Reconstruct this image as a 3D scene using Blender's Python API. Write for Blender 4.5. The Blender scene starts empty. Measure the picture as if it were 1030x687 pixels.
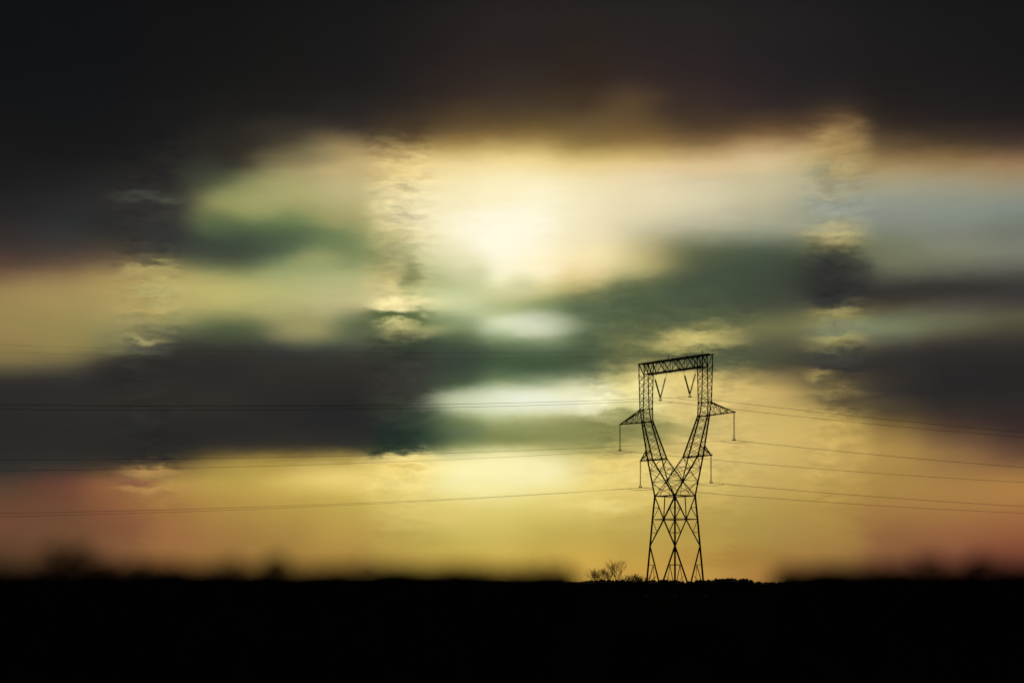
import bpy, bmesh, math, random
from mathutils import Vector, Matrix
from mathutils import noise as mnoise
random.seed(11)
R = math.radians
sc = bpy.context.scene
col = sc.collection

# ------------------------------------------------------------------ camera
EYE, HZ, CX, F = 1.7, 592.0, 515.0, 2000.0      # eye height, horizon row, centre column, focal length in photo pixels
PYLON_D = 390.0
cd = bpy.data.cameras.new('camera')
cam = bpy.data.objects.new('camera', cd); col.objects.link(cam)
cam.location = (0, 0, EYE); cam.rotation_euler = (R(90), 0, 0)
cd.sensor_width = 36; cd.lens = F / 1030 * 36
cd.shift_y = (HZ - 343.5) / 1030
cd.clip_start = 0.1; cd.clip_end = 30000
cd.dof.use_dof = True; cd.dof.focus_distance = PYLON_D
cd.dof.aperture_fstop = 0.35
sc.camera = cam

# ------------------------------------------------------------------ sun, exposure
SUN_AZ, SUN_EL = -0.1, 10.2                      # the bright place in the clouds
sl = bpy.data.lights.new('sun', 'SUN'); sl.energy = 0.15; sl.angle = R(10); sl.color = (1, .86, .6)
sun = bpy.data.objects.new('sun', sl); col.objects.link(sun)
sun.rotation_euler = (R(90 - SUN_EL), 0, R(180 - SUN_AZ))
vs = sc.view_settings
vs.view_transform = 'Standard'; vs.look = 'None'; vs.exposure = 0; vs.gamma = 1; vs.use_curve_mapping = False
sc.render.engine = 'CYCLES'
sc.cycles.use_denoising = True
sc.cycles.use_adaptive_sampling = False
sc.cycles.max_bounces = 4; sc.cycles.sample_clamp_indirect = 2

# ------------------------------------------------------------------ sky: cloud layers laid out by compass direction and height
W = bpy.data.worlds.new('World'); sc.world = W; W.use_nodes = True
nt = W.node_tree; N = nt.nodes; L = nt.links; N.clear()
def lin(h):
    h = h.lstrip('#'); o = []
    for i in (0, 2, 4):
        c = int(h[i:i+2], 16) / 255
        o.append(c / 12.92 if c <= .04045 else ((c + .055) / 1.055) ** 2.4)
    return (*o, 1)
def put(sock, v):
    if isinstance(v, bpy.types.NodeSocket): L.new(v, sock)
    else: sock.default_value = v
def M(op, a, b=0.0, c=0.0, clamp=False):
    n = N.new('ShaderNodeMath'); n.operation = op; n.use_clamp = clamp
    for i, v in enumerate((a, b, c)): put(n.inputs[i], v)
    return n.outputs[0]
def mixc(f, a, b):
    n = N.new('ShaderNodeMix'); n.data_type = 'RGBA'
    put(n.inputs[0], f); put(n.inputs[6], a); put(n.inputs[7], b)
    return n.outputs[2]
def smooth(v, lo, hi, kind='SMOOTHSTEP'):
    n = N.new('ShaderNodeMapRange'); n.interpolation_type = kind; n.clamp = True
    put(n.inputs[0], v); n.inputs[1].default_value = lo; n.inputs[2].default_value = hi
    n.inputs[3].default_value = 0; n.inputs[4].default_value = 1
    return n.outputs[0]
def xyz(x, y, z=0.0):
    n = N.new('ShaderNodeCombineXYZ')
    for i, v in enumerate((x, y, z)): put(n.inputs[i], v)
    return n.outputs[0]
def fbm(vec, scale, detail, rough=.55):
    n = N.new('ShaderNodeTexNoise'); n.inputs['Scale'].default_value = scale
    n.inputs['Detail'].default_value = detail; n.inputs['Roughness'].default_value = rough
    L.new(vec, n.inputs['Vector']); return n.outputs[0], n.outputs[1]
# angles in units of 1/2000 radian
def AZ(px): return math.atan((px - CX) / F) * F
def EL(px, py): return math.atan((HZ - py) / F / math.hypot(1, (px - CX) / F)) * F
tc = N.new('ShaderNodeTexCoord'); sp = N.new('ShaderNodeSeparateXYZ'); L.new(tc.outputs['Generated'], sp.inputs[0])
az0 = M('MULTIPLY', M('ARCTAN2', sp.outputs[0], sp.outputs[1]), F)
el0 = M('MULTIPLY', M('ARCSINE', sp.outputs[2]), F)
# slow drift of the cloud edges everywhere, finer torn edges in some stretches of the sky
slow = fbm(xyz(M('MULTIPLY', az0, 1 / 150), M('MULTIPLY', el0, 1 / 55)), 1.0, 2.0)[1]
fine = fbm(xyz(M('MULTIPLY', az0, 1 / 34), M('MULTIPLY', el0, 1 / 11)), 1.0, 6.0, .62)[1]
def band(lo, hi, soft=16):
    return M('MULTIPLY', smooth(az0, AZ(lo) - soft, AZ(lo) + soft), smooth(az0, AZ(hi) + soft, AZ(hi) - soft))
torn = M('MAXIMUM', M('MAXIMUM', band(118, 180), band(370, 432)), M('MAXIMUM', band(812, 872), M('MULTIPLY', band(590, 762, 22), smooth(el0, 330, 250))))
torn = M('MULTIPLY_ADD', M('MULTIPLY', torn, smooth(el0, 490, 420)), .8, .2)
def centred(c):
    s = N.new('ShaderNodeSeparateXYZ'); L.new(c, s.inputs[0])
    return M('SUBTRACT', s.outputs[0], .5), M('SUBTRACT', s.outputs[1], .5)
sx, sy = centred(slow); fx, fy = centred(fine)
torn_a = M('MULTIPLY_ADD', torn, 1.0, 0.0)
az = M('ADD', M('MULTIPLY_ADD', sx, 30.0, az0), M('MULTIPLY', M('MULTIPLY', fx, 26.0), torn_a))
el = M('ADD', M('MULTIPLY_ADD', sy, 9.0, el0), M('MULTIPLY', M('MULTIPLY', fy, 34.0), torn_a))

SKY = {   # azimuth column: cloud and gap colours from high to low
 0:   '0 101114,64 101215,129 161617,188 1e1d1e,221 2a2726,246 3a322e,268 5a4638,291 8a7048,316 94814f,346 8d7a4c,366 6f6442,383 35322d,403 2b2a29,447 292827,472 33302c,486 4f3d2f,505 634431,532 6b4632,560 553c28,590 553c28',
 60:  '0 101114,96 121416,159 191919,197 262627,231 313233,256 4a3f38,272 796347,291 9a8452,326 94844f,350 8d7f4d,366 605840,381 34312e,414 2d2b2a,447 2b2928,465 38322c,484 663f33,514 6c4933,551 6a4930,590 65452c',
 115: '0 101113,96 131416,159 1b1b1b,197 2b2a29,236 32302c,260 5c4f3b,278 a08a56,306 a5945c,331 8f8758,350 6b6849,366 302e2b,403 2d2c28,455 2b2926,469 4a3a2c,484 875c3a,505 8a5a3b,532 7f5238,551 82583a,590 8a5e3a',
 170: '0 111213,96 161617,159 202020,192 2e2d2b,221 333231,251 3c3b35,268 8a7f52,286 b8a868,306 b1a467,324 8f8a5a,341 4a4a3c,360 2f2e2a,403 2d2c28,455 2d2a27,467 6f5a36,484 a98548,509 a07440,537 9d6d40,560 9a6b3d,590 926338',
 230: '0 121213,96 191918,149 2a2722,174 4a4834,192 7f8152,211 8f9159,231 5a6845,249 3f4a3a,268 747a50,288 b5ae6c,311 a6a265,331 565e42,355 31302b,403 2d2c28,447 322e28,462 7a6636,481 b39849,505 b08d46,532 a17a41,560 9a723c,590 96703c',
 285: '0 141414,96 1c1b1a,134 2a2723,154 5f5439,174 969060,197 a5a16a,221 6f7d50,241 566a4b,258 74825a,281 a7ab72,306 b0ac72,328 83825a,348 40423a,368 302e2a,447 322f29,460 856f3a,481 c0a451,509 b8994b,537 a58341,565 a07c3e,590 a07a3d',
 345: '0 161617,96 201e1d,129 3a332b,147 8a754c,161 b39d68,188 bfb381,216 a9a36d,246 7f8a5a,261 8d9664,281 aeb07a,306 b9b280,326 8a8a60,346 4a5040,368 302f2a,447 302f29,459 8f7c40,481 c9ae58,514 bfa450,542 b59348,565 a8843f,590 a47e3b',
 400: '0 191818,107 2a2521,139 5e4d33,159 cdb376,178 e9d190,206 e0cf98,236 c6b97c,256 9a9663,281 c9b87a,296 dfcf90,309 f0e0a0,321 5f6842,332 8f8a58,344 3a4030,383 34322e,403 34382f,453 2f3a2c,462 e3c873,481 e6cf78,505 d9c06a,542 b9a050,565 c0a04c,590 c0a04c',
 430: '0 1c1a1a,96 2d2521,130 5a4830,147 a58b54,160 dcc282,178 f0dca0,206 efe2b0,236 e8dca8,261 c8c48a,278 97a06c,296 c9cd94,309 d6d39a,321 6f7a50,332 a0a070,344 45503e,363 3a3d36,383 383b34,403 3c4438,425 3a4a38,452 3c4a36,464 e9d680,484 ecdb88,513 d6bf68,542 bba553,566 c6a74e,590 c6a74e',
 460: '0 201d1c,96 362b24,131 6b5534,148 a88e54,163 e6cd90,178 f4e2aa,206 f6e8b8,236 f8edc6,264 e8dfb0,286 c5c894,306 c9cf9f,321 9fac80,336 62704f,354 3e4a3b,378 3e4c3b,391 5f704f,405 b4bd90,419 83905f,436 687752,452 858c54,465 f2e9a5,486 f8efac,513 d9c76e,542 c8b45a,565 cdae50,590 c8a646',
 510: '0 241f1e,64 2c2522,107 40352a,135 80683c,156 dcc280,174 f8e7b0,206 fbf0c6,236 fffbe2,264 fff9d9,281 f0edc0,296 c9c890,311 b5bb88,328 d4dcb4,344 7f8f68,355 4f6046,373 4d6045,388 8d9b72,403 e9edd0,416 c3c898,430 8f9560,447 8a8f56,460 efe6a0,486 f6eaa2,514 d6c56a,542 ccb55c,565 d0b052,590 cca84a',
 545: '0 241f1e,64 2c2522,107 453829,135 836b3d,156 dcc280,174 f6e4ae,206 fdf7d4,241 fdf2cc,268 fbedba,291 cfc78a,308 8f9a6a,328 d9ddbf,343 94a07a,355 55684d,375 4f6146,393 c0c8a0,405 e8ead0,420 c5c690,436 8d9058,451 a5a060,465 eadf95,486 f0e291,514 d4c166,542 c1aa53,565 cfad4f,590 c8a246',
 585: '0 23201f,85 34291f,118 54442e,148 97804a,163 d9bf7e,178 eedaa5,206 f3e6bb,246 eadab0,266 eacf98,286 b8a96c,306 5d6a4b,326 5f6d4d,346 4c5a41,373 55624a,391 c9ca9a,408 e7e4b9,425 97975e,447 8f8f55,460 c9b868,486 e6cf78,505 dfc870,532 c4ab55,560 cba84d,590 c8a048',
 640: '0 211f1e,85 362b26,118 5d4930,143 8f7443,161 d3b87a,174 e6cf9e,201 e0d0a8,231 c7be9a,251 b0a478,271 a49c66,291 68704c,316 4e5a40,341 6d7048,360 70724a,378 d3c47d,403 e6dc98,425 8f8c55,442 9d9558,462 e0c876,486 e3c974,514 cfb562,542 bca14f,570 c39c48,590 c0964a',
 700: '0 211f1e,107 3b2f29,143 7d6440,163 d0b484,183 d2c29c,206 c7bf9f,231 a6a488,251 62684d,271 4a5440,296 475140,321 5b6244,336 9a9258,348 a29a5e,359 565a3f,375 cdb670,403 dfc67c,436 dcc278,467 dac072,505 c5ab5c,532 b2964b,570 be9648,590 ba9048',
 760: '0 1f1e1e,107 352a28,134 7a5f3f,154 cdb283,178 cabc95,206 bcb594,231 9a9b83,251 56604e,281 40493a,306 454c3b,331 6f6f4a,350 5a5b43,368 5b573e,388 c2a866,425 cdb26c,467 ceb269,505 b99d54,542 a98c47,572 ab8040,590 a87c40',
 800: '0 1e1d1d,107 2e2725,131 6b5338,154 bda476,178 bdb28d,206 aaa88d,234 8f9079,252 4e5644,281 3b4136,306 494c3c,328 6e6d48,346 53533f,368 504a37,391 b0975a,425 c6aa64,467 c8aa60,505 b4964e,542 a68446,572 a67a40,590 a2763e',
 840: '0 1c1b1b,96 2c2523,124 6a5337,144 b69a64,169 a69768,186 a09a7c,211 92988a,234 a9a073,246 8c8358,261 484a3c,281 2f2f2c,301 3a3a34,318 8c8453,331 7d8062,346 8c8455,357 47463a,371 3f3a33,388 8c7b45,403 66593a,420 b0944f,457 c5a55c,505 b19049,551 a37e42,590 9a7040',
 900: '0 191919,107 241f1e,134 3f3227,154 77603f,169 a18a62,183 a39c7d,206 8f9486,231 7e8474,246 747860,266 6d6f57,281 4c4b41,296 36342f,311 56523f,326 747a5c,336 6a6c54,350 3f3c36,373 2c2927,403 302b27,425 6f5a36,447 a58548,477 a98647,505 a57d44,532 93683d,560 85583a,590 84503a',
 960: '0 171718,118 262120,144 4c3e2c,159 8a7048,178 9f9476,206 8d9283,231 83877a,256 7d7d68,274 5c5a4d,289 36342f,306 4f4b41,324 69694f,341 484438,355 2d2a29,403 2d2927,430 543f30,452 8a6a42,477 a07845,505 a47a43,532 98683f,555 86553a,590 7a4632',
 1030:'0 161617,118 221e1d,144 4a3a30,161 8c7050,180 98896c,206 858b7e,231 73796c,256 77786a,271 5a5850,289 3b3836,306 45413a,321 54523f,341 38342f,364 2a2827,403 2c2827,436 3f302b,462 6f5038,486 a67a44,514 a06e41,542 8a5538,560 7a4532,590 704032',
}
LO, HI = -20.0, 640.0
def soft(c): return tuple(x ** (1 / 2.2) for x in lin(c)[:3]) + (1,)      # blended by eye response, made linear at the end
def ramp(px, txt):
    n = N.new('ShaderNodeValToRGB'); cr = n.color_ramp; cr.interpolation = 'CARDINAL'
    pts = []
    for t in txt.split(','):
        y, c = t.split(); pts.append(((EL(px, float(y)) - LO) / (HI - LO), soft(c)))
    pts.sort()
    cr.elements[0].position = 0; cr.elements[0].color = pts[0][1]
    cr.elements[1].position = 1; cr.elements[1].color = soft('0f1012')
    for p, c in pts:
        e = cr.elements.new(min(max(p, 0.001), .999)); e.color = c
    return n
ef = M('DIVIDE', M('SUBTRACT', el, LO), HI - LO, clamp=True)
keys = sorted(SKY); acc = None; wsum = None
for k, px in enumerate(keys):      # every column fades softly into its neighbours
    rn = ramp(px, SKY[px]); L.new(ef, rn.inputs[0])
    near = sorted(abs(AZ(px) - AZ(q)) for q in keys if q != px)[:2]
    h = max(26.0, .6 * (near[0] + near[1]) / 2)
    t = M('DIVIDE', M('SUBTRACT', az, AZ(px)), h)
    if k == 0: t = M('MAXIMUM', t, 0.0)
    if k == len(keys) - 1: t = M('MINIMUM', t, 0.0)
    w = M('EXPONENT', M('MULTIPLY', M('MULTIPLY', t, t), -1.0))
    vsn = N.new('ShaderNodeVectorMath'); vsn.operation = 'SCALE'; L.new(rn.outputs[0], vsn.inputs[0]); L.new(w, vsn.inputs[3])
    if acc is None: acc, wsum = vsn.outputs[0], w
    else:
        va = N.new('ShaderNodeVectorMath'); va.operation = 'ADD'; L.new(acc, va.inputs[0]); L.new(vsn.outputs[0], va.inputs[1])
        acc = va.outputs[0]; wsum = M('ADD', wsum, w)
vd = N.new('ShaderNodeVectorMath'); vd.operation = 'SCALE'; L.new(acc, vd.inputs[0]); L.new(M('DIVIDE', 1.0, wsum), vd.inputs[3])
out = vd.outputs[0]
# single cloud scraps and gaps: (px, py, rx, ry, colour, strength, 1 = torn edge)
SCRAPS = [
 (318, 236, 28, 8, '63734d', .4), (348, 258, 18, 14, '76825a', .45), (262, 208, 22, 14, 'a6a56c', .35),
 (475, 274, 16, 12, 'b4b986', .5), (522, 284, 16, 10, 'b5ba88', .4), (560, 258, 20, 16, 'fff0c4', .5),
 (632, 114, 34, 26, '6c5535', .45), (520, 104, 60, 22, '4a3b2a', .35), (700, 118, 60, 14, '30271f', .4),
 (262, 243, 70, 15, '46543f', .5), (225, 252, 50, 20, '3c4239', .6), (335, 243, 26, 10, '6f7f55', .6), (318, 262, 26, 13, 'a0a06a', .6),
 (205, 168, 55, 22, '2a2825', .6), (330, 160, 60, 22, 'c9b080', .4), (278, 195, 55, 18, 'b3ac74', .45), (240, 190, 40, 16, '8f9560', .4), (215, 222, 26, 12, '66704a', .4),
 (146, 199, 34, 5, '5a5c50', .4), (172, 204, 18, 3, '54584a', .4),
 (303, 332, 34, 15, 'a39c66', .75), (362, 328, 30, 16, '45553c', .6), (232, 330, 34, 13, '4c583c', .5),
 (600, 228, 50, 40, 'f0e2b8', .45), (508, 234, 48, 22, 'ffffee', .8), (452, 262, 40, 18, 'c9cc9c', .4), (540, 268, 26, 16, 'fff3cc', .6),
 (548, 325, 36, 12, 'dfe2c6', .7), (655, 266, 40, 24, 'b5aa6c', .35), (700, 292, 90, 14, '47543f', .5), (610, 318, 70, 20, '5a674a', .35),
 (525, 402, 80, 13, 'eef0d8', .7), (470, 406, 40, 12, 'cfd6ac', .5), (590, 396, 40, 12, 'f4efc4', .5), (640, 428, 90, 12, '85844f', .55), (560, 432, 70, 12, '888d58', .45),
 (485, 476, 62, 26, 'fdf5bc', .75), (490, 500, 110, 34, 'eedd8c', .3), (400, 462, 32, 7, 'f2dc8c', .7), (398, 487, 32, 4, 'f6e29a', .5), (407, 470, 22, 3, 'c9a650', .5),
 (403, 304, 28, 5, 'f6e6a6', .8), (400, 318, 30, 6, '4c5a38', .8), (398, 327, 20, 4, 'ddd28c', .8), (412, 276, 10, 20, '71784c', .7), (395, 252, 22, 12, 'a09c68', .4),
 (405, 190, 24, 3, 'b3a67c', .6), (410, 216, 22, 4, 'a8a07a', .6), (400, 208, 30, 3, 'efdca0', .5),
 (700, 340, 44, 9, 'd2c079', .75), (678, 350, 22, 5, 'b9ad69', .6), (740, 362, 50, 8, '515a41', .7), (648, 336, 16, 6, '4e5a40', .5), (660, 350, 12, 4, '6a7048', .5),
 (836, 162, 30, 22, 'b09a68', .5), (850, 138, 22, 22, 'a08250', .5), (822, 176, 14, 8, '8f8f78', .5), (838, 235, 32, 4, 'c6b883', .8), (835, 196, 32, 3, 'a9a684', .6),
 (842, 277, 34, 24, '2e2f2d', .8), (862, 268, 14, 14, '3a3c35', .5), (838, 314, 26, 4, 'a09660', .6), (842, 340, 26, 4, 'b0a767', .6), (868, 333, 22, 6, '7c8464', .5),
 (832, 360, 26, 8, '40423a', .6), (822, 377, 12, 5, 'c0a860', .8), (838, 394, 34, 4, 'b79f5c', .7), (870, 385, 60, 18, '3a352f', .7), (862, 405, 60, 10, '5e523a', .5),
 (150, 272, 26, 6, 'c4b574', .6), (150, 292, 30, 7, 'a8a46c', .5), (145, 312, 26, 5, 'cbb26a', .6), (142, 341, 26, 4, 'b5aa70', .7), (150, 350, 28, 5, '55544a', .6),
 (150, 473, 30, 4, 'd2a060', .6), (140, 484, 22, 4, '8a5546', .7), (152, 493, 30, 3, 'c8985c', .5),
 (602, 262, 50, 24, 'fdebb2', .65), (350, 480, 75, 17, 'f2d87e', .75), (660, 202, 70, 22, 'f0e4bc', .5), (60, 302, 70, 24, 'aa955e', .45),
 (550, 472, 46, 22, 'faf3c4', .55), (448, 518, 70, 16, 'e0ca74', .45), (253, 470, 40, 12, 'ba9f4c', .6), (800, 432, 60, 20, 'd6ba6b', .45), (300, 150, 50, 12, '77704c', .5),
 (510, 296, 34, 8, 'cfcb9c', .5), (745, 562, 60, 10, 'a07a3a', .5), (500, 232, 100, 48, 'fff6d6', .5), (600, 508, 40, 5, 'f0dc88', .6), (640, 480, 60, 8, 'e8d484', .4), (690, 545, 60, 10, 'b8a04c', .35), (740, 455, 60, 8, 'cfb468', .4),
 (245, 142, 56, 20, '2b2823', .8), (290, 132, 44, 14, '3a342a', .65), (204, 176, 28, 16, '3c4234', .6), (226, 228, 24, 12, '4c5a42', .4), (300, 158, 40, 10, '6f6848', .45),
]
for (px, py, rx, ry, c, s) in SCRAPS:
    ax, ay = (az, el)
    dx = M('DIVIDE', M('SUBTRACT', ax, AZ(px)), rx); dy = M('DIVIDE', M('SUBTRACT', ay, EL(px, py)), ry)
    d = M('SQRT', M('ADD', M('MULTIPLY', dx, dx), M('MULTIPLY', dy, dy)))
    out = mixc(M('MULTIPLY', smooth(d, 1.55, 0), s), out, soft(c))
# fine wisps in the torn stretches, faint ones elsewhere
w1 = fbm(xyz(M('MULTIPLY', az, 1 / 38), M('MULTIPLY', el, 1 / 8), 4.0), 1.0, 7.0, .6)[0]
w2 = fbm(xyz(M('MULTIPLY', az0, 1 / 18), M('MULTIPLY', el0, 1 / 5), 9.0), 1.0, 5.0, .6)[0]
wisp = M('SUBTRACT', M('ADD', M('MULTIPLY', w1, .7), M('MULTIPLY', w2, .3)), .5)
gain = M('MULTIPLY_ADD', wisp, M('MULTIPLY', M('MULTIPLY_ADD', torn, .62, -.05), smooth(el0, 40, 130)), 1.0)
vw = N.new('ShaderNodeVectorMath'); vw.operation = 'SCALE'; L.new(out, vw.inputs[0]); L.new(gain, vw.inputs[3]); out = vw.outputs[0]
# beyond the lit part of the sky the storm cloud closes
side = smooth(M('ABSOLUTE', az0), 620, 1500)
out = mixc(side, out, soft('1c1b1c'))
gm = N.new('ShaderNodeGamma'); L.new(out, gm.inputs[0]); gm.inputs[1].default_value = 2.2; out = gm.outputs[0]
tone = N.new('ShaderNodeBackground'); L.new(out, tone.inputs[0]); tone.inputs[1].default_value = 1.0
# thin remainder of the clear evening sky behind the cloud
st = N.new('ShaderNodeTexSky'); st.sky_type = 'NISHITA'; st.sun_disc = False
st.sun_elevation = R(SUN_EL); st.sun_rotation = R(SUN_AZ)
clear = N.new('ShaderNodeBackground'); L.new(st.outputs[0], clear.inputs[0]); clear.inputs[1].default_value = 0.00005
ad = N.new('ShaderNodeAddShader'); L.new(tone.outputs[0], ad.inputs[0]); L.new(clear.outputs[0], ad.inputs[1])
wo = N.new('ShaderNodeOutputWorld'); L.new(ad.outputs[0], wo.inputs[0])
try: W.cycles.sampling_method = 'MANUAL'; W.cycles.sample_map_resolution = 512
except Exception: pass

# ------------------------------------------------------------------ helpers
def mat(name, base, rough=.9, var=.3, scale=3.0, metallic=0.0, bump=0.0):
    m = bpy.data.materials.new(name); m.use_nodes = True
    t = m.node_tree; b = t.nodes['Principled BSDF']
    b.inputs['Roughness'].default_value = rough; b.inputs['Metallic'].default_value = metallic
    b.inputs['Specular IOR Level'].default_value = .2
    tcn = t.nodes.new('ShaderNodeTexCoord'); no = t.nodes.new('ShaderNodeTexNoise')
    no.inputs['Scale'].default_value = scale; no.inputs['Detail'].default_value = 5
    t.links.new(tcn.outputs['Object'], no.inputs['Vector'])
    r = t.nodes.new('ShaderNodeValToRGB')
    r.color_ramp.elements[0].position = .3; r.color_ramp.elements[1].position = .7
    r.color_ramp.elements[0].color = (*[c * (1 - var) for c in base], 1)
    r.color_ramp.elements[1].color = (*[c * (1 + var) for c in base], 1)
    t.links.new(no.outputs[0], r.inputs[0]); t.links.new(r.outputs[0], b.inputs['Base Color'])
    if bump:
        bp = t.nodes.new('ShaderNodeBump'); bp.inputs['Strength'].default_value = bump
        t.links.new(no.outputs[0], bp.inputs['Height']); t.links.new(bp.outputs[0], b.inputs['Normal'])
    return m
STEEL = mat('weathered_steel', (.10, .095, .085), .65, .3, 1.5, .3)
INSUL = mat('insulator_glass', (.10, .07, .045), .3, .2, 4)
WIRE = mat('aluminium_wire', (.12, .11, .10), .6, .15, 2, .3)
CONC = mat('concrete', (.3, .29, .27), .9, .2, 4)
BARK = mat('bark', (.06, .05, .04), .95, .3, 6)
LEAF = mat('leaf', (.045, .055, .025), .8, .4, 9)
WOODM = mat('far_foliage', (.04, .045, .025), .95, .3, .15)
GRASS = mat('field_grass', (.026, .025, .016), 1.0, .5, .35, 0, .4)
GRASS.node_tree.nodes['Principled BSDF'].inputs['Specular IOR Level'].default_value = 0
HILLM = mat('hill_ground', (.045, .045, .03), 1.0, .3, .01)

def obj(name, data, m=None, parent=None):
    if isinstance(data, bmesh.types.BMesh):
        me = bpy.data.meshes.new(name); data.to_mesh(me); data.free()
    else: me = data
    if m and not me.materials: me.materials.append(m)
    o = bpy.data.objects.new(name, me); col.objects.link(o)
    if parent: o.parent = parent
    return o
def tag(o, label=None, cat=None, group=None, kind=None):
    for k, v in (('label', label), ('category', cat), ('group', group), ('kind', kind)):
        if v: o[k] = v
    return o
def empty(name, loc, rz=0):
    o = bpy.data.objects.new(name, None); col.objects.link(o)
    o.location = loc; o.rotation_euler = (0, 0, rz); o.empty_display_size = .5
    return o
def bar(bm, p, q, w, thick=None):
    """an angle-section steel member of leg width w"""
    p, q = Vector(p), Vector(q); d = q - p; w = w * 1.06
    if d.length < 1e-6: return
    d.normalize(); up = Vector((0, 0, 1)) if abs(d.z) < .9 else Vector((1, 0, 0))
    s = d.cross(up).normalized(); u = s.cross(d).normalized()
    t = thick or w * .3; h = w / 2
    prof = [(-h, -h), (h, -h), (h, -h + t), (-h + t, -h + t), (-h + t, h), (-h, h)]
    a = [bm.verts.new(p + s * x + u * y) for x, y in prof]
    b = [bm.verts.new(q + s * x + u * y) for x, y in prof]
    n = len(prof)
    for i in range(n): bm.faces.new((a[i], a[(i+1) % n], b[(i+1) % n], b[i]))
    bm.faces.new(a[::-1]); bm.faces.new(b)
def tube(bm, pts, r, seg=6, r2=None):
    rings = []
    pts = [Vector(p) for p in pts]; n = len(pts)
    for i, p in enumerate(pts):
        d = (pts[min(i+1, n-1)] - pts[max(i-1, 0)]).normalized()
        up = Vector((0, 0, 1)) if abs(d.z) < .9 else Vector((1, 0, 0))
        s = d.cross(up).normalized(); u = s.cross(d).normalized()
        rr = r if r2 is None else r + (r2 - r) * i / (n - 1)
        rings.append([bm.verts.new(p + (s * math.cos(k*2*math.pi/seg) + u * math.sin(k*2*math.pi/seg)) * rr) for k in range(seg)])
    for i in range(n - 1):
        for k in range(seg):
            bm.faces.new((rings[i][k], rings[i][(k+1) % seg], rings[i+1][(k+1) % seg], rings[i+1][k]))
    bm.faces.new(rings[0][::-1]); bm.faces.new(rings[-1])
def plate(bm, c, size, axis_a=True):
    """gusset plate"""
    c = Vector(c); h = size / 2
    mtx = Matrix.Translation(c) @ Matrix.Diagonal((h, .02 if axis_a else h, h, 1)) 
    bmesh.ops.create_cube(bm, size=2, matrix=mtx)
lerp = lambda p, q, t: Vector(p).lerp(Vector(q), t)

# ------------------------------------------------------------------ ground, hill, far wood
bm = bmesh.new()
xs = [-9000, -3000, -1200, -500, -200, -80, -30, -10, 0, 10, 30, 80, 200, 500, 1200, 3000, 9000]
ys = [-300, -60, -20, 0, 10, 20, 40, 80, 150, 250, 350, 430, 600, 900, 1500, 3000, 6000, 12000]
g = [[bm.verts.new((x, y, 0)) for x in xs] for y in ys]
for i in range(len(ys)-1):
    for j in range(len(xs)-1): bm.faces.new((g[i][j], g[i][j+1], g[i+1][j+1], g[i+1][j]))
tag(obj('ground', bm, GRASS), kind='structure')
bm = bmesh.new()     # low rise on the horizon
nx = 160; rows = [(1100, 0), (1300, .35), (1600, .8), (1900, 1), (2400, .6), (3000, 0)]
g = []
for (y, k) in rows:
    row = []
    for i in range(nx + 1):
        x = -2400 + 4800 * i / nx
        h = 1.6 + 1.6 * mnoise.noise(Vector((x / 300, 2.2, 0))) + 1.0 * math.exp(-((x - 215) / 60) ** 2)
        row.append(bm.verts.new((x, y, -.3 + k * h)))
    g.append(row)
for i in range(len(rows)-1):
    for j in range(nx): bm.faces.new((g[i][j], g[i][j+1], g[i+1][j+1], g[i+1][j]))
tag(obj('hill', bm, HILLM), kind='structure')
bm = bmesh.new()     # wooded belt along the far edge of the field
rw = random.Random(5)
def ridge_row(px):
    r = 583.2 + .8 * math.sin(px / 9.0)
    if px > 700: r = 582.6 - 1.6 * math.exp(-((px - 735) / 22) ** 2)
    if px > 757: r = 584.2 + .6 * min(1, (px - 757) / 10)
    if px < 585: r += 1.2 * min(1, (585 - px) / 12)
    return r
def wood_top(x): return EYE + (HZ - ridge_row(CX + x / 900 * F)) * 900 / F
prev = None
for i in range(421):      # the body of the wood, its top following the tree line
    x = -420 + 2 * i; h = wood_top(x) - .9
    row = [bm.verts.new((x, y, z)) for y, z in ((888, -.5), (890, h * .85), (897, h), (912, h), (925, -.5))]
    if prev:
        for k in range(4): bm.faces.new((prev[k], row[k], row[k+1], prev[k+1]))
    prev = row
x = -420.0
while x < 420:
    D = 900 + rw.uniform(-12, 12); zt = wood_top(x) + rw.uniform(-.45, .1)
    rad = rw.uniform(.6, 1.1)
    m = Matrix.Translation((x, D, zt - rad)) @ Matrix.Diagonal((rad * 1.3, rad, rad, 1))
    res = bmesh.ops.create_icosphere(bm, subdivisions=1, radius=1, matrix=m)
    for v in res['verts']: v.co += Vector((rw.uniform(-.2, .2), 0, rw.uniform(-.25, .2)))
    if rw.random() < .2: tube(bm, [(x, D, zt - rad), (x + rw.uniform(-.2, .2), D, zt + rw.uniform(.1, .7))], .08, 3)
    x += rw.uniform(.5, 1.1)
tag(obj('distant_wood', bm, WOODM), 'dark far-off wood along the horizon behind the pylon', 'wood', kind='stuff')

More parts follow.
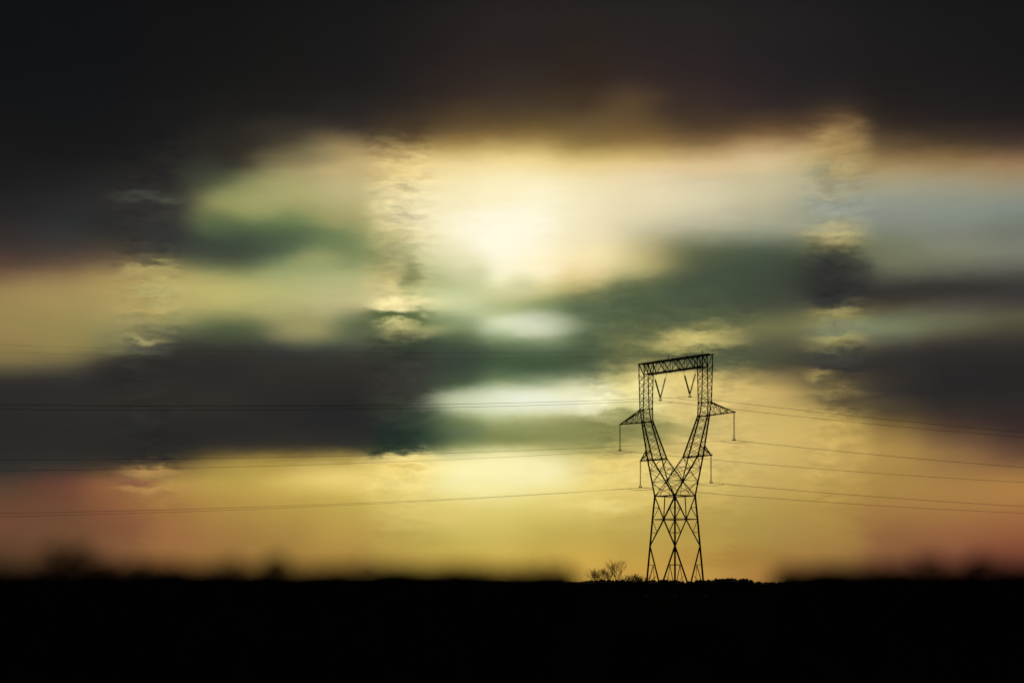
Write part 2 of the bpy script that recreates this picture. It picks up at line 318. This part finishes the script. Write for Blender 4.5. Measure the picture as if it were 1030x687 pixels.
# ------------------------------------------------------------------ pylon
TH = R(55); X0 = (678.9 - CX) / F * PYLON_D
K = PYLON_D / F
TA = X0 / PYLON_D
KA = K / (math.cos(TH) + TA * math.sin(TH))      # metres along the cross-beam for one pixel
KB = K / (math.sin(TH) - TA * math.cos(TH))      # metres along the line for one pixel
pylon = empty('electricity_pylon', (X0, PYLON_D, 0), -TH)    # local x = along the cross-beam (to the right and nearer), y = along the line
tag(pylon, 'tall dark lattice electricity pylon with two splayed arms under a top beam', 'pylon')
def P(a, b, z): return Vector((a * KA, b * KB, z))
Zt, Zb, Zu, Zm, Zl, Zv, Zw = 46.65, 44.45, 37.5, 34.95, 27.3, 23.0, 19.87
WL = [(Zw, 10.15), (15.3, 11.35), (10.1, 12.55), (0.15, 14.9)]           # body: height, half width in px both ways
def legx(z):
    for (z0, w0), (z1, w1) in zip(WL, WL[1:]):
        if z <= z0 and z >= z1: return w1 + (w0 - w1) * (z - z1) / (z0 - z1)
corners = [(-1, -1), (1, -1), (1, 1), (-1, 1)]
def C(c, z): w = legx(z); return P(c[0] * w, c[1] * w, z)
for c in corners:
    bm = bmesh.new()
    zs = [w[0] for w in WL]
    for z0, z1 in zip(zs, zs[1:]): bar(bm, C(c, z0), C(c, z1), .24)
    for z in (15.3, 10.1): plate(bm, C(c, z), .38)
    leg = obj('leg', bm, STEEL, pylon)
    bm = bmesh.new(); p = C(c, .15)
    bmesh.ops.create_cone(bm, cap_ends=True, segments=12, radius1=.6, radius2=.38, depth=.75, matrix=Matrix.Translation((p.x, p.y, .06)))
    obj('concrete_footing', bm, CONC, leg)
for i in range(4):
    c, d = corners[i], corners[(i+1) % 4]
    bm = bmesh.new()
    f = lambda t, z: lerp(C(c, z), C(d, z), t)
    bar(bm, f(0, Zw), f(1, Zw), .2); bar(bm, f(0, 15.3), f(1, 15.3), .15)
    bar(bm, f(.5, Zw), f(.5, 15.3), .12)
    for t in (0, 1):
        bar(bm, f(t, Zw), f(.5, 15.3), .15); bar(bm, f(.5, 15.3), f(t, 10.1), .16)
        bar(bm, f(t, 10.1), f(.57 if t == 0 else .43, .35), .18)
        q = lambda s, z: f(s if t == 0 else 1 - s, z)
        bar(bm, q(0, 17.6), q(.25, 17.6), .08); bar(bm, q(0, 15.3), q(.25, 17.6), .08)
        bar(bm, q(0, 12.7), q(.25, 12.7), .08); bar(bm, q(0, 15.3), q(.25, 12.7), .08)
        bar(bm, q(.25, 12.7), q(.12, 11.4), .07)
        bar(bm, q(0, 6.4), q(.19, 6.4), .09); bar(bm, q(.19, 6.4), q(0, 1.2), .1)
        bar(bm, q(.19, 6.4), q(.30, 1.5), .05); bar(bm, q(.30, 4.2), q(.14, 3.0), .06)
    plate(bm, f(.5, 15.3), .36)
    obj('face_bracing', bm, STEEL, pylon)
bm = bmesh.new()     # belts inside the body
mids = [lerp(C(corners[i], 15.3), C(corners[(i+1) % 4], 15.3), .5) for i in range(4)]
for i in range(4): bar(bm, mids[i], mids[(i+1) % 4], .1)
obj('inner_bracing', bm, STEEL, pylon)

def lattice(bm, p0, p1, q0, q1, n, w, cross=False, rungs=False):
    """zig-zag between the two chords p0-p1 and q0-q1"""
    for k in range(n):
        t0, t1 = k / n, (k + 1) / n
        if cross or k % 2 == 0: bar(bm, lerp(p0, p1, t0), lerp(q0, q1, t1), w)
        if cross or k % 2 == 1: bar(bm, lerp(q0, q1, t0), lerp(p0, p1, t1), w)
        if rungs and k: bar(bm, lerp(p0, p1, t0), lerp(q0, q1, t0), w)
ST = [(Zt, 29.6, 4.75, 2.6), (Zb, 29.6, 4.75, 2.6), (Zu, 29.5, 4.75, 1.75), (Zm, 28.2, 4.8, 1.0), (Zl, 18.0, 7.25, 2.6)]
def S(k, side, io, b):      # io -1 inner, +1 outer
    z, ac, ah, bh = ST[k]; return P(side * (ac + io * ah), b * bh, z)
for side in (-1, 1):
    bm = bmesh.new(); br = bmesh.new()
    for io in (-1, 1):
        for b in (-1, 1):
            for k in range(4):
                bar(bm, S(k, side, io, b), S(k+1, side, io, b), .13 if k < 3 else .2)
                plate(bm, S(k+1, side, io, b), .38)
            if io > 0: bar(bm, S(4, side, io, b), P(side * 10.15, b * 10.15, Zw), .22)
            else: bar(bm, S(4, side, io, b), P(0, b * 7.6, Zv), .17)
            for t in (.25, .5, .75): plate(bm, lerp(S(1, side, io, b), S(2, side, io, b), t), .26)
    arm = obj('tower_arm', bm, STEEL, pylon)
    npan = [1, 5, 2, 5]
    for k in range(1, 4):
        n = npan[k]
        for b in (-1, 1): lattice(br, S(k, side, -1, b), S(k+1, side, -1, b), S(k, side, 1, b), S(k+1, side, 1, b), n, .07, cross=True)
        for io in (-1, 1): lattice(br, S(k, side, io, -1), S(k+1, side, io, -1), S(k, side, io, 1), S(k+1, side, io, 1), n, .07, cross=True)
    for k in (2, 3, 4):    # belts
        ring = [S(k, side, -1, -1), S(k, side, 1, -1), S(k, side, 1, 1), S(k, side, -1, 1)]
        for i in range(4): bar(br, ring[i], ring[(i+1) % 4], .2 if k > 2 else .1)
    # splayed panels between the lower belt and the waist
    for b in (-1, 1):
        o0, o1 = S(4, side, 1, b), P(side * 10.15, b * 10.15, Zw)
        i0, i1 = S(4, side, -1, b), P(0, b * 7.6, Zv)
        bar(br, lerp(o0, o1, .3), lerp(i0, i1, .42), .09); bar(br, i0, lerp(o0, o1, .3), .08); bar(br, lerp(o0, o1, .3), lerp(i0, i1, .8), .08)
        bar(br, lerp(o0, o1, .62), i1, .09); bar(br, lerp(i0, i1, .42), lerp(o0, o1, .62), .08)
        bar(br, lerp(o0, o1, .62), P(side * 4.5, b * 9, 20.9), .08); bar(br, i1, P(side * 10.15, b * 10.15, Zw), .1)
        bar(br, i1, P(side * 5, b * 10.15, Zw), .07)
        plate(br, i1, .55); plate(br, o1, .6)
    for t in (.3, .62):
        bar(br, lerp(S(4, side, 1, -1), P(side * 10.15, -10.15, Zw), t), lerp(S(4, side, 1, 1), P(side * 10.15, 10.15, Zw), t), .08)
    lattice(br, S(4, side, 1, -1), P(side * 10.15, -10.15, Zw), S(4, side, 1, 1), P(side * 10.15, 10.15, Zw), 3, .09, cross=True)
    lattice(br, S(4, side, -1, -1), P(0, -7.6, Zv), S(4, side, -1, 1), P(0, 7.6, Zv), 3, .08, cross=True)
    obj('arm_bracing', br, STEEL, arm)
bm = bmesh.new()     # ties across the throat of the body
bar(bm, P(0, -7.6, Zv), P(0, 7.6, Zv), .12)
for a in (-1, 1):
    bar(bm, P(0, -7.6, Zv), P(a * 10.15, 10.15, Zw), .07); bar(bm, P(0, 7.6, Zv), P(a * 10.15, -10.15, Zw), .07)
bar(bm, P(-3, 0, 25.2), P(3, 0, 25.2), .07)
obj('throat_bracing', bm, STEEL, pylon)

bm = bmesh.new()     # top beam, a box girder
E = 34.9; tops = [-34.35, -29, -14.5, 0, 14.5, 29, 34.35]; bots = [-34.35, -21.75, -7.25, 7.25, 21.75, 34.35]
for b in (-1, 1):
    bar(bm, P(-E - .6, b * 2.6, Zt), P(E + .6, b * 2.6, Zt), .24); bar(bm, P(-29.6, b * 2.6, Zb), P(29.6, b * 2.6, Zb), .22)
    seq = [(-34.35, Zt), (-29.6, Zb), (-25, Zt), (-21.75, Zb), (-14.5, Zt), (-7.25, Zb), (0, Zt), (7.25, Zb), (14.5, Zt), (21.75, Zb), (25, Zt), (29.6, Zb), (34.35, Zt)]
    for (a0, z0), (a1, z1) in zip(seq, seq[1:]): bar(bm, P(a0, b * 2.6, z0), P(a1, b * 2.6, z1), .14)
    for a in (-21.75, -7.25, 7.25, 21.75, -14.5, 0, 14.5):
        bar(bm, P(a, b * 2.6, Zt), P(a, b * 2.6, Zb), .07)
        plate(bm, P(a, b * 2.6, Zb if a in (-21.75, -7.25, 7.25, 21.75) else Zt), .42)
for k in range(10):
    a0, a1 = -34.9 + k * 6.98, -34.9 + (k+1) * 6.98; s = 1 if k % 2 else -1
    bar(bm, P(a0, s * 2.6, Zt), P(a1, -s * 2.6, Zt), .1)
    bar(bm, P(a0, -2.6, Zt), P(a0, 2.6, Zt), .1)
    if 0 < k < 9: bar(bm, P(a0, -s * 2.6, Zb), P(a1 if k < 8 else 29.6, s * 2.6, Zb), .09)
bar(bm, P(34.9, -2.6, Zt), P(34.9, 2.6, Zt), .12)
obj('top_beam', bm, STEEL, pylon)
for a in (-6.5, 27.0):
    bm = bmesh.new()
    bar(bm, P(a - 1, 0, Zt), P(a, 0, Zt + 1.0), .08); bar(bm, P(a + 1, 0, Zt), P(a, 0, Zt + 1.0), .08)
    bar(bm, P(a - 1.2, -2.6, Zt + .02), P(a - 1.2, 2.6, Zt + .02), .08)
    obj('earth_wire_bracket', bm, STEEL, pylon)

# cross-arms
ARMS = [(57.3, Zm + .1, lambda s, b: S(3, s, 1, b), lambda s, b: S(2, s, 1, b), 4),
        (35.5, Zl, lambda s, b: S(4, s, 1, b), lambda s, b: lerp(S(3, s, 1, b), S(4, s, 1, b), .74), 2)]
TIPS = []
for (at, zt_, lowf, topf, n) in ARMS:
    for side in (-1, 1):
        bm = bmesh.new(); tip = P(side * at, 0, zt_)
        for b in (-1, 1):
            bar(bm, lowf(side, b), tip, .19); bar(bm, topf(side, b), tip, .15)
            lattice(bm, lowf(side, b), tip, topf(side, b), tip, n, .08)
            lattice(bm, topf(side, b), tip, lowf(side, b), tip, n, .06)
        lattice(bm, lowf(side, -1), tip, lowf(side, 1), tip, n, .07); lattice(bm, topf(side, -1), tip, topf(side, 1), tip, n, .07)
        for k in range(1, n):
            for b in (-1, 1): bar(bm, lerp(lowf(side, b), tip, k / n), lerp(topf(side, b), tip, k / n), .07)
        bar(bm, tip + Vector((-.25, 0, 0)), tip + Vector((.25, 0, 0)), .3)
        obj('cross_arm', bm, STEEL, pylon); TIPS.append(tip)

# insulator strings
def string_mesh(length, link, nd=26):
    bm = bmesh.new()
    tube(bm, [(0, 0, 0), (0, 0, -length)], .03, 6)
    for k in range(nd):
        z = -link - (length - link - .15) * (k + .5) / nd
        bmesh.ops.create_cone(bm, cap_ends=True, segments=10, radius1=.19, radius2=.07, depth=.09, matrix=Matrix.Translation((0, 0, z)))
    me = bpy.data.meshes.new('insulator_string'); bm.to_mesh(me); bm.free(); me.materials.append(INSUL); return me
def yoke_mesh():
    bm = bmesh.new()
    bar(bm, (-.38, 0, 0), (.38, 0, 0), .12); bar(bm, (-.38, 0, 0), (0, 0, .45), .08); bar(bm, (.38, 0, 0), (0, 0, .45), .08)
    pts = [(.0, .34 * math.cos(t), .16 + .22 * math.sin(t)) for t in [i * math.pi / 6 for i in range(13)]]
    tube(bm, pts, .035, 5)
    tube(bm, [(-.2, -.35, -.08), (-.2, .35, -.08)], .06, 6); tube(bm, [(.2, -.35, -.08), (.2, .35, -.08)], .06, 6)
    me = bpy.data.meshes.new('yoke'); bm.to_mesh(me); bm.free(); me.materials.append(STEEL); return me
V_LEN = 4.95; vm = string_mesh(V_LEN, .25); ym = yoke_mesh()
CLAMPS = []
for tip in TIPS:
    s = obj('insulator_string', vm, None, pylon); s.location = tip
    y = obj('yoke', ym, None, s); y.location = (0, 0, -V_LEN - .3)
    CLAMPS.append(tip + Vector((0, 0, -V_LEN - .38)))
for (a0, am, a1) in ((-21.9, -14.8, -8.0), (8.0, 14.8, 21.9)):
    apex = P(am, 0, 39.4)
    length = (P(a0, 0, Zb) - apex).length
    m2 = string_mesh(length, 1.3)
    for i, a in enumerate((a0, a1)):
        top = P(a, 0, Zb); d = (apex - top).normalized()
        s = obj('insulator_string', m2, None, pylon); s.location = top
        s.rotation_euler = Vector((0, 0, -1)).rotation_difference(d).to_euler()
    y = obj('yoke', ym, None, pylon); y.location = apex + Vector((0, 0, -.45))
    CLAMPS.append(apex + Vector((0, 0, -.5)))

# ------------------------------------------------------------------ wires: local x = across the line, y = along it (positive runs away to the right)
def sagz(s, z): 
    return z - (.088 * -s - .000176 * s * s) if s < 0 else z - (.040 * s - .000150 * s * s)
def wire_pts(x, z, s0=-400, s1=260):
    ss = [s0 + (0 - s0) * i / 60 for i in range(60)] + [s1 * i / 40 for i in range(41)]
    return [(x, s, sagz(s, z)) for s in ss]
WLAB = ['power cables slung from the far left tip of the upper cross-arm', 'power cables slung from the near right tip of the upper cross-arm',
        'power cables slung from the short lower arm on the left', 'power cables slung from the short lower arm on the right',
        'power cables under the left V of insulators inside the pylon window', 'power cables under the right V of insulators inside the pylon window']
for lab, c in zip(WLAB, CLAMPS):
    wroot = empty('power_cable', (X0, PYLON_D, 0), -TH)
    tag(wroot, lab, 'power cable', 'power cables strung across the sky')
    wroot.location = pylon.matrix_basis @ Vector(c) if False else (X0 + c.x * math.cos(-TH), PYLON_D + c.x * math.sin(-TH), c.z)
    for dx in (-.2, .2):
        bm = bmesh.new(); tube(bm, wire_pts(dx, 0), .018, 5); obj('conductor', bm, WIRE, wroot)
    bm = bmesh.new()     # slack jumper loop under the clamp
    tube(bm, [(0, -3.4 + 6.8 * k / 16, sagz(-3.4 + 6.8 * k / 16, 0) - .5 * math.cos((k / 16 - .5) * math.pi)) for k in range(17)], .035, 5)
    obj('jumper_loop', bm, WIRE, wroot)
    for s in (-160, -110, -60, 50, 95, 140, 190):
        bm = bmesh.new(); tube(bm, [(-.2, s, sagz(s, 0)), (.2, s, sagz(s, 0))], .03, 5)
        obj('spacer', bm, WIRE, wroot)
for a, lab in ((-6.5, 'thin earth wire running over the middle of the top beam'), (27.0, 'thin earth wire running over the right end of the top beam')):
    x = a * KA; bm = bmesh.new(); tube(bm, wire_pts(0, 0), .011, 5)
    o = obj('earth_wire', bm, WIRE); o.location = (X0 + x * math.cos(-TH), PYLON_D + x * math.sin(-TH), Zt + 1.02); o.rotation_euler = (0, 0, -TH)
    tag(o, lab, 'earth wire', 'earth wires over the pylon')

# ------------------------------------------------------------------ bare trees by the pylon
def bare_tree(name, label, px, D, h, spread, stems, seed, depth=5, r0=.11):
    rr = random.Random(seed)
    root = empty(name, ((px - CX) / F * D, D, 0)); tag(root, label, 'tree' if name == 'bare_tree' else 'shrub')
    cb = bmesh.new()
    def grow(tb, p, d, ln, r, lv):
        q = p + d * ln; mid = p.lerp(q, .5) + Vector((rr.uniform(-1, 1), rr.uniform(-1, 1), rr.uniform(-.3, .6))) * ln * .06
        tube(tb if lv == 0 else cb, [p, mid, q], r, 5 if lv < 2 else 3, r * .68)
        if lv >= depth: return
        n = rr.choice((2, 3, 3)) if lv else 4
        for k in range(n):
            ax = Vector((rr.uniform(-1, 1), rr.uniform(-1, 1), rr.uniform(-.2, .8))).normalized()
            nd = (d + ax * rr.uniform(.35, .75) * spread + Vector((0, 0, .12))).normalized()
            grow(tb, p.lerp(q, rr.uniform(.55, 1)), nd, ln * rr.uniform(.62, .85), max(r * rr.uniform(.5, .68), .012), lv + 1)
    for s in range(stems):
        off = Vector((rr.uniform(-1, 1), rr.uniform(-1, 1), 0)) * (.17 * stems if stems > 1 else 0)
        d = Vector((off.x * .25, off.y * .25, 1)).normalized()
        tb = bmesh.new(); grow(tb, off + Vector((0, 0, -.05)), d, h * .31, r0, 0); obj('trunk', tb, BARK, root)
    obj('crown', cb, BARK, root)
bare_tree('bare_tree', 'leafless bushy tree, leftmost of those on the horizon left of the pylon', 608, 340, 6.8, 1.15, 7, 3, 4, .040)
bare_tree('bare_tree', 'tallest leafless tree, with fanned twigs, standing left of the pylon', 622, 345, 7.9, 1.2, 2, 8, 5, .085)
bare_tree('bare_shrub', 'low bare shrub closest to the foot of the pylon', 645, 350, 5.0, 1.5, 5, 21, 5, .05)
bare_tree('bare_shrub', 'low bare shrub between the tallest leafless tree and the shrub nearest the pylon', 634, 352, 4.9, 1.5, 5, 33, 5, .05)

# ------------------------------------------------------------------ hedge and shrubs in front of the lens, far out of focus
HD = 12.0
def topz(px, D=HD): return None
def leaf(bm, c, s, rr):
    n = Vector((rr.gauss(0, 1), rr.gauss(0, 1), rr.gauss(0, 1))).normalized()
    u = n.orthogonal().normalized(); v = n.cross(u)
    a = rr.uniform(0, 6.28); u, v = u * math.cos(a) + v * math.sin(a), v * math.cos(a) - u * math.sin(a)
    bm.faces.new([bm.verts.new(c + u * s), bm.verts.new(c + v * s * .5), bm.verts.new(c - u * s), bm.verts.new(c - v * s * .5)])
def hedge(name, label, x0, x1, zf, D, seed, dens=1500):
    rr = random.Random(seed)
    root = empty(name, ((x0 + x1) / 2, D, 0)); tag(root, label, 'hedge'); cx = (x0 + x1) / 2
    lb, cb = bmesh.new(), bmesh.new()
    n = int((x1 - x0) * dens)
    for _ in range(n):
        x = rr.uniform(x0, x1); zt_ = zf(x) + .05 * mnoise.noise(Vector((x * 3, seed, 0)))
        t = rr.random() ** .5; z = zt_ * t + rr.gauss(0, .012); dep = .38 * (1 - .55 * t ** 3)
        y = rr.uniform(-dep, dep)
        leaf(lb, Vector((x - cx, y, z)), rr.uniform(.018, .036), rr)
    ns = max(4, int((x1 - x0) / .06)); g = []     # dense inside of the hedge
    for i in range(ns + 1):
        x = x0 + (x1 - x0) * i / ns; zt_ = zf(x) - .012 + .02 * mnoise.noise(Vector((x * 5, seed, 3)))
        g.append([cb.verts.new((x - cx, y, z)) for y, z in ((-.34, -.05), (-.3, zt_ * .6), (-.16, zt_ * .97), (0, zt_), (.16, zt_ * .97), (.3, zt_ * .6), (.34, -.05))])
    for i in range(ns):
        for k in range(6): cb.faces.new((g[i][k], g[i+1][k], g[i+1][k+1], g[i][k+1]))
    cb.faces.new(g[0]); cb.faces.new(g[-1][::-1])
    obj('foliage', lb, LEAF, root); obj('branches', cb, BARK, root)
def X(px, D=HD): return (px - CX) / F * D
def Z(py, D=HD): return EYE + (HZ - py) / F * D
def sm(t): t = min(max(t, 0), 1); return t * t * (3 - 2 * t)
def left_top(x):
    px = CX + x / HD * F
    y = 567 + 1.5 * math.sin(px / 37)
    if px > 572: y += 42 * sm((px - 572) / 30)
    return Z(y)
def right_top(x):
    px = CX + x / HD * F
    y = 567 + math.sin(px / 29)
    if px < 774: y += 42 * sm((786 - px) / 26)
    return Z(y)
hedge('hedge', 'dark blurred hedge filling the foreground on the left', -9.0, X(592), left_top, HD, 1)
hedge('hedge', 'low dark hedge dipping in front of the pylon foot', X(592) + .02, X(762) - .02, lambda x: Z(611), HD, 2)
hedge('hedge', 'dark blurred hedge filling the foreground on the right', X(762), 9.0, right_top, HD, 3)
def shrub(label, px, top, wpx, D, seed, n=1500):
    rr = random.Random(seed); root = empty('shrub', (X(px, D), D, 0)); tag(root, label, 'shrub', 'shrubs rising above the foreground hedge')
    sb, lb = bmesh.new(), bmesh.new(); h = Z(top, D); w = wpx / F * D / 2
    for k in range(9):
        a = rr.uniform(-1, 1); tx = a * w * .8; hh = h * (1 - .05 * a * a) - rr.uniform(.02, .08)
        tube(sb, [(tx * .2, rr.uniform(-.05, .05), 0), (tx * .6, rr.uniform(-.1, .1), hh * .55), (tx, rr.uniform(-.1, .1), hh)], .014, 5, .004)
    for _ in range(n):
        z = h * (.35 + .65 * rr.random() ** .6); t = z / h; wz = rr.random()
        ww = w * (1.0 if t < .9 else (.55 + .45 * math.sqrt(max(0, 1 - ((t - .9) / .1) ** 2))))
        leaf(lb, Vector((rr.uniform(-1, 1) * ww, rr.uniform(-1, 1) * .18, z)), rr.uniform(.02, .04), rr)
    obj('stems', sb, BARK, root); obj('foliage', lb, LEAF, root)
shrub('broad dark shrub on the far left, the tallest above the hedge', 70, 549, 62, 12.9, 41, 900)
shrub('low rounded shrub just right of the tallest shrub on the left', 125, 562, 60, 12.8, 42, 500)
shrub('small dark shrub left of the pair near the left third of the hedge', 235, 561, 36, 12.8, 43, 300)
shrub('pointed dark shrub between the far left and the bright middle', 276, 558, 24, 12.9, 44, 380)
shrub('dark shrub near the right edge, the left one of two', 932, 558, 34, 12.9, 45, 450)
shrub('dark shrub near the right edge, the right one of two', 986, 559, 30, 12.9, 46, 420)
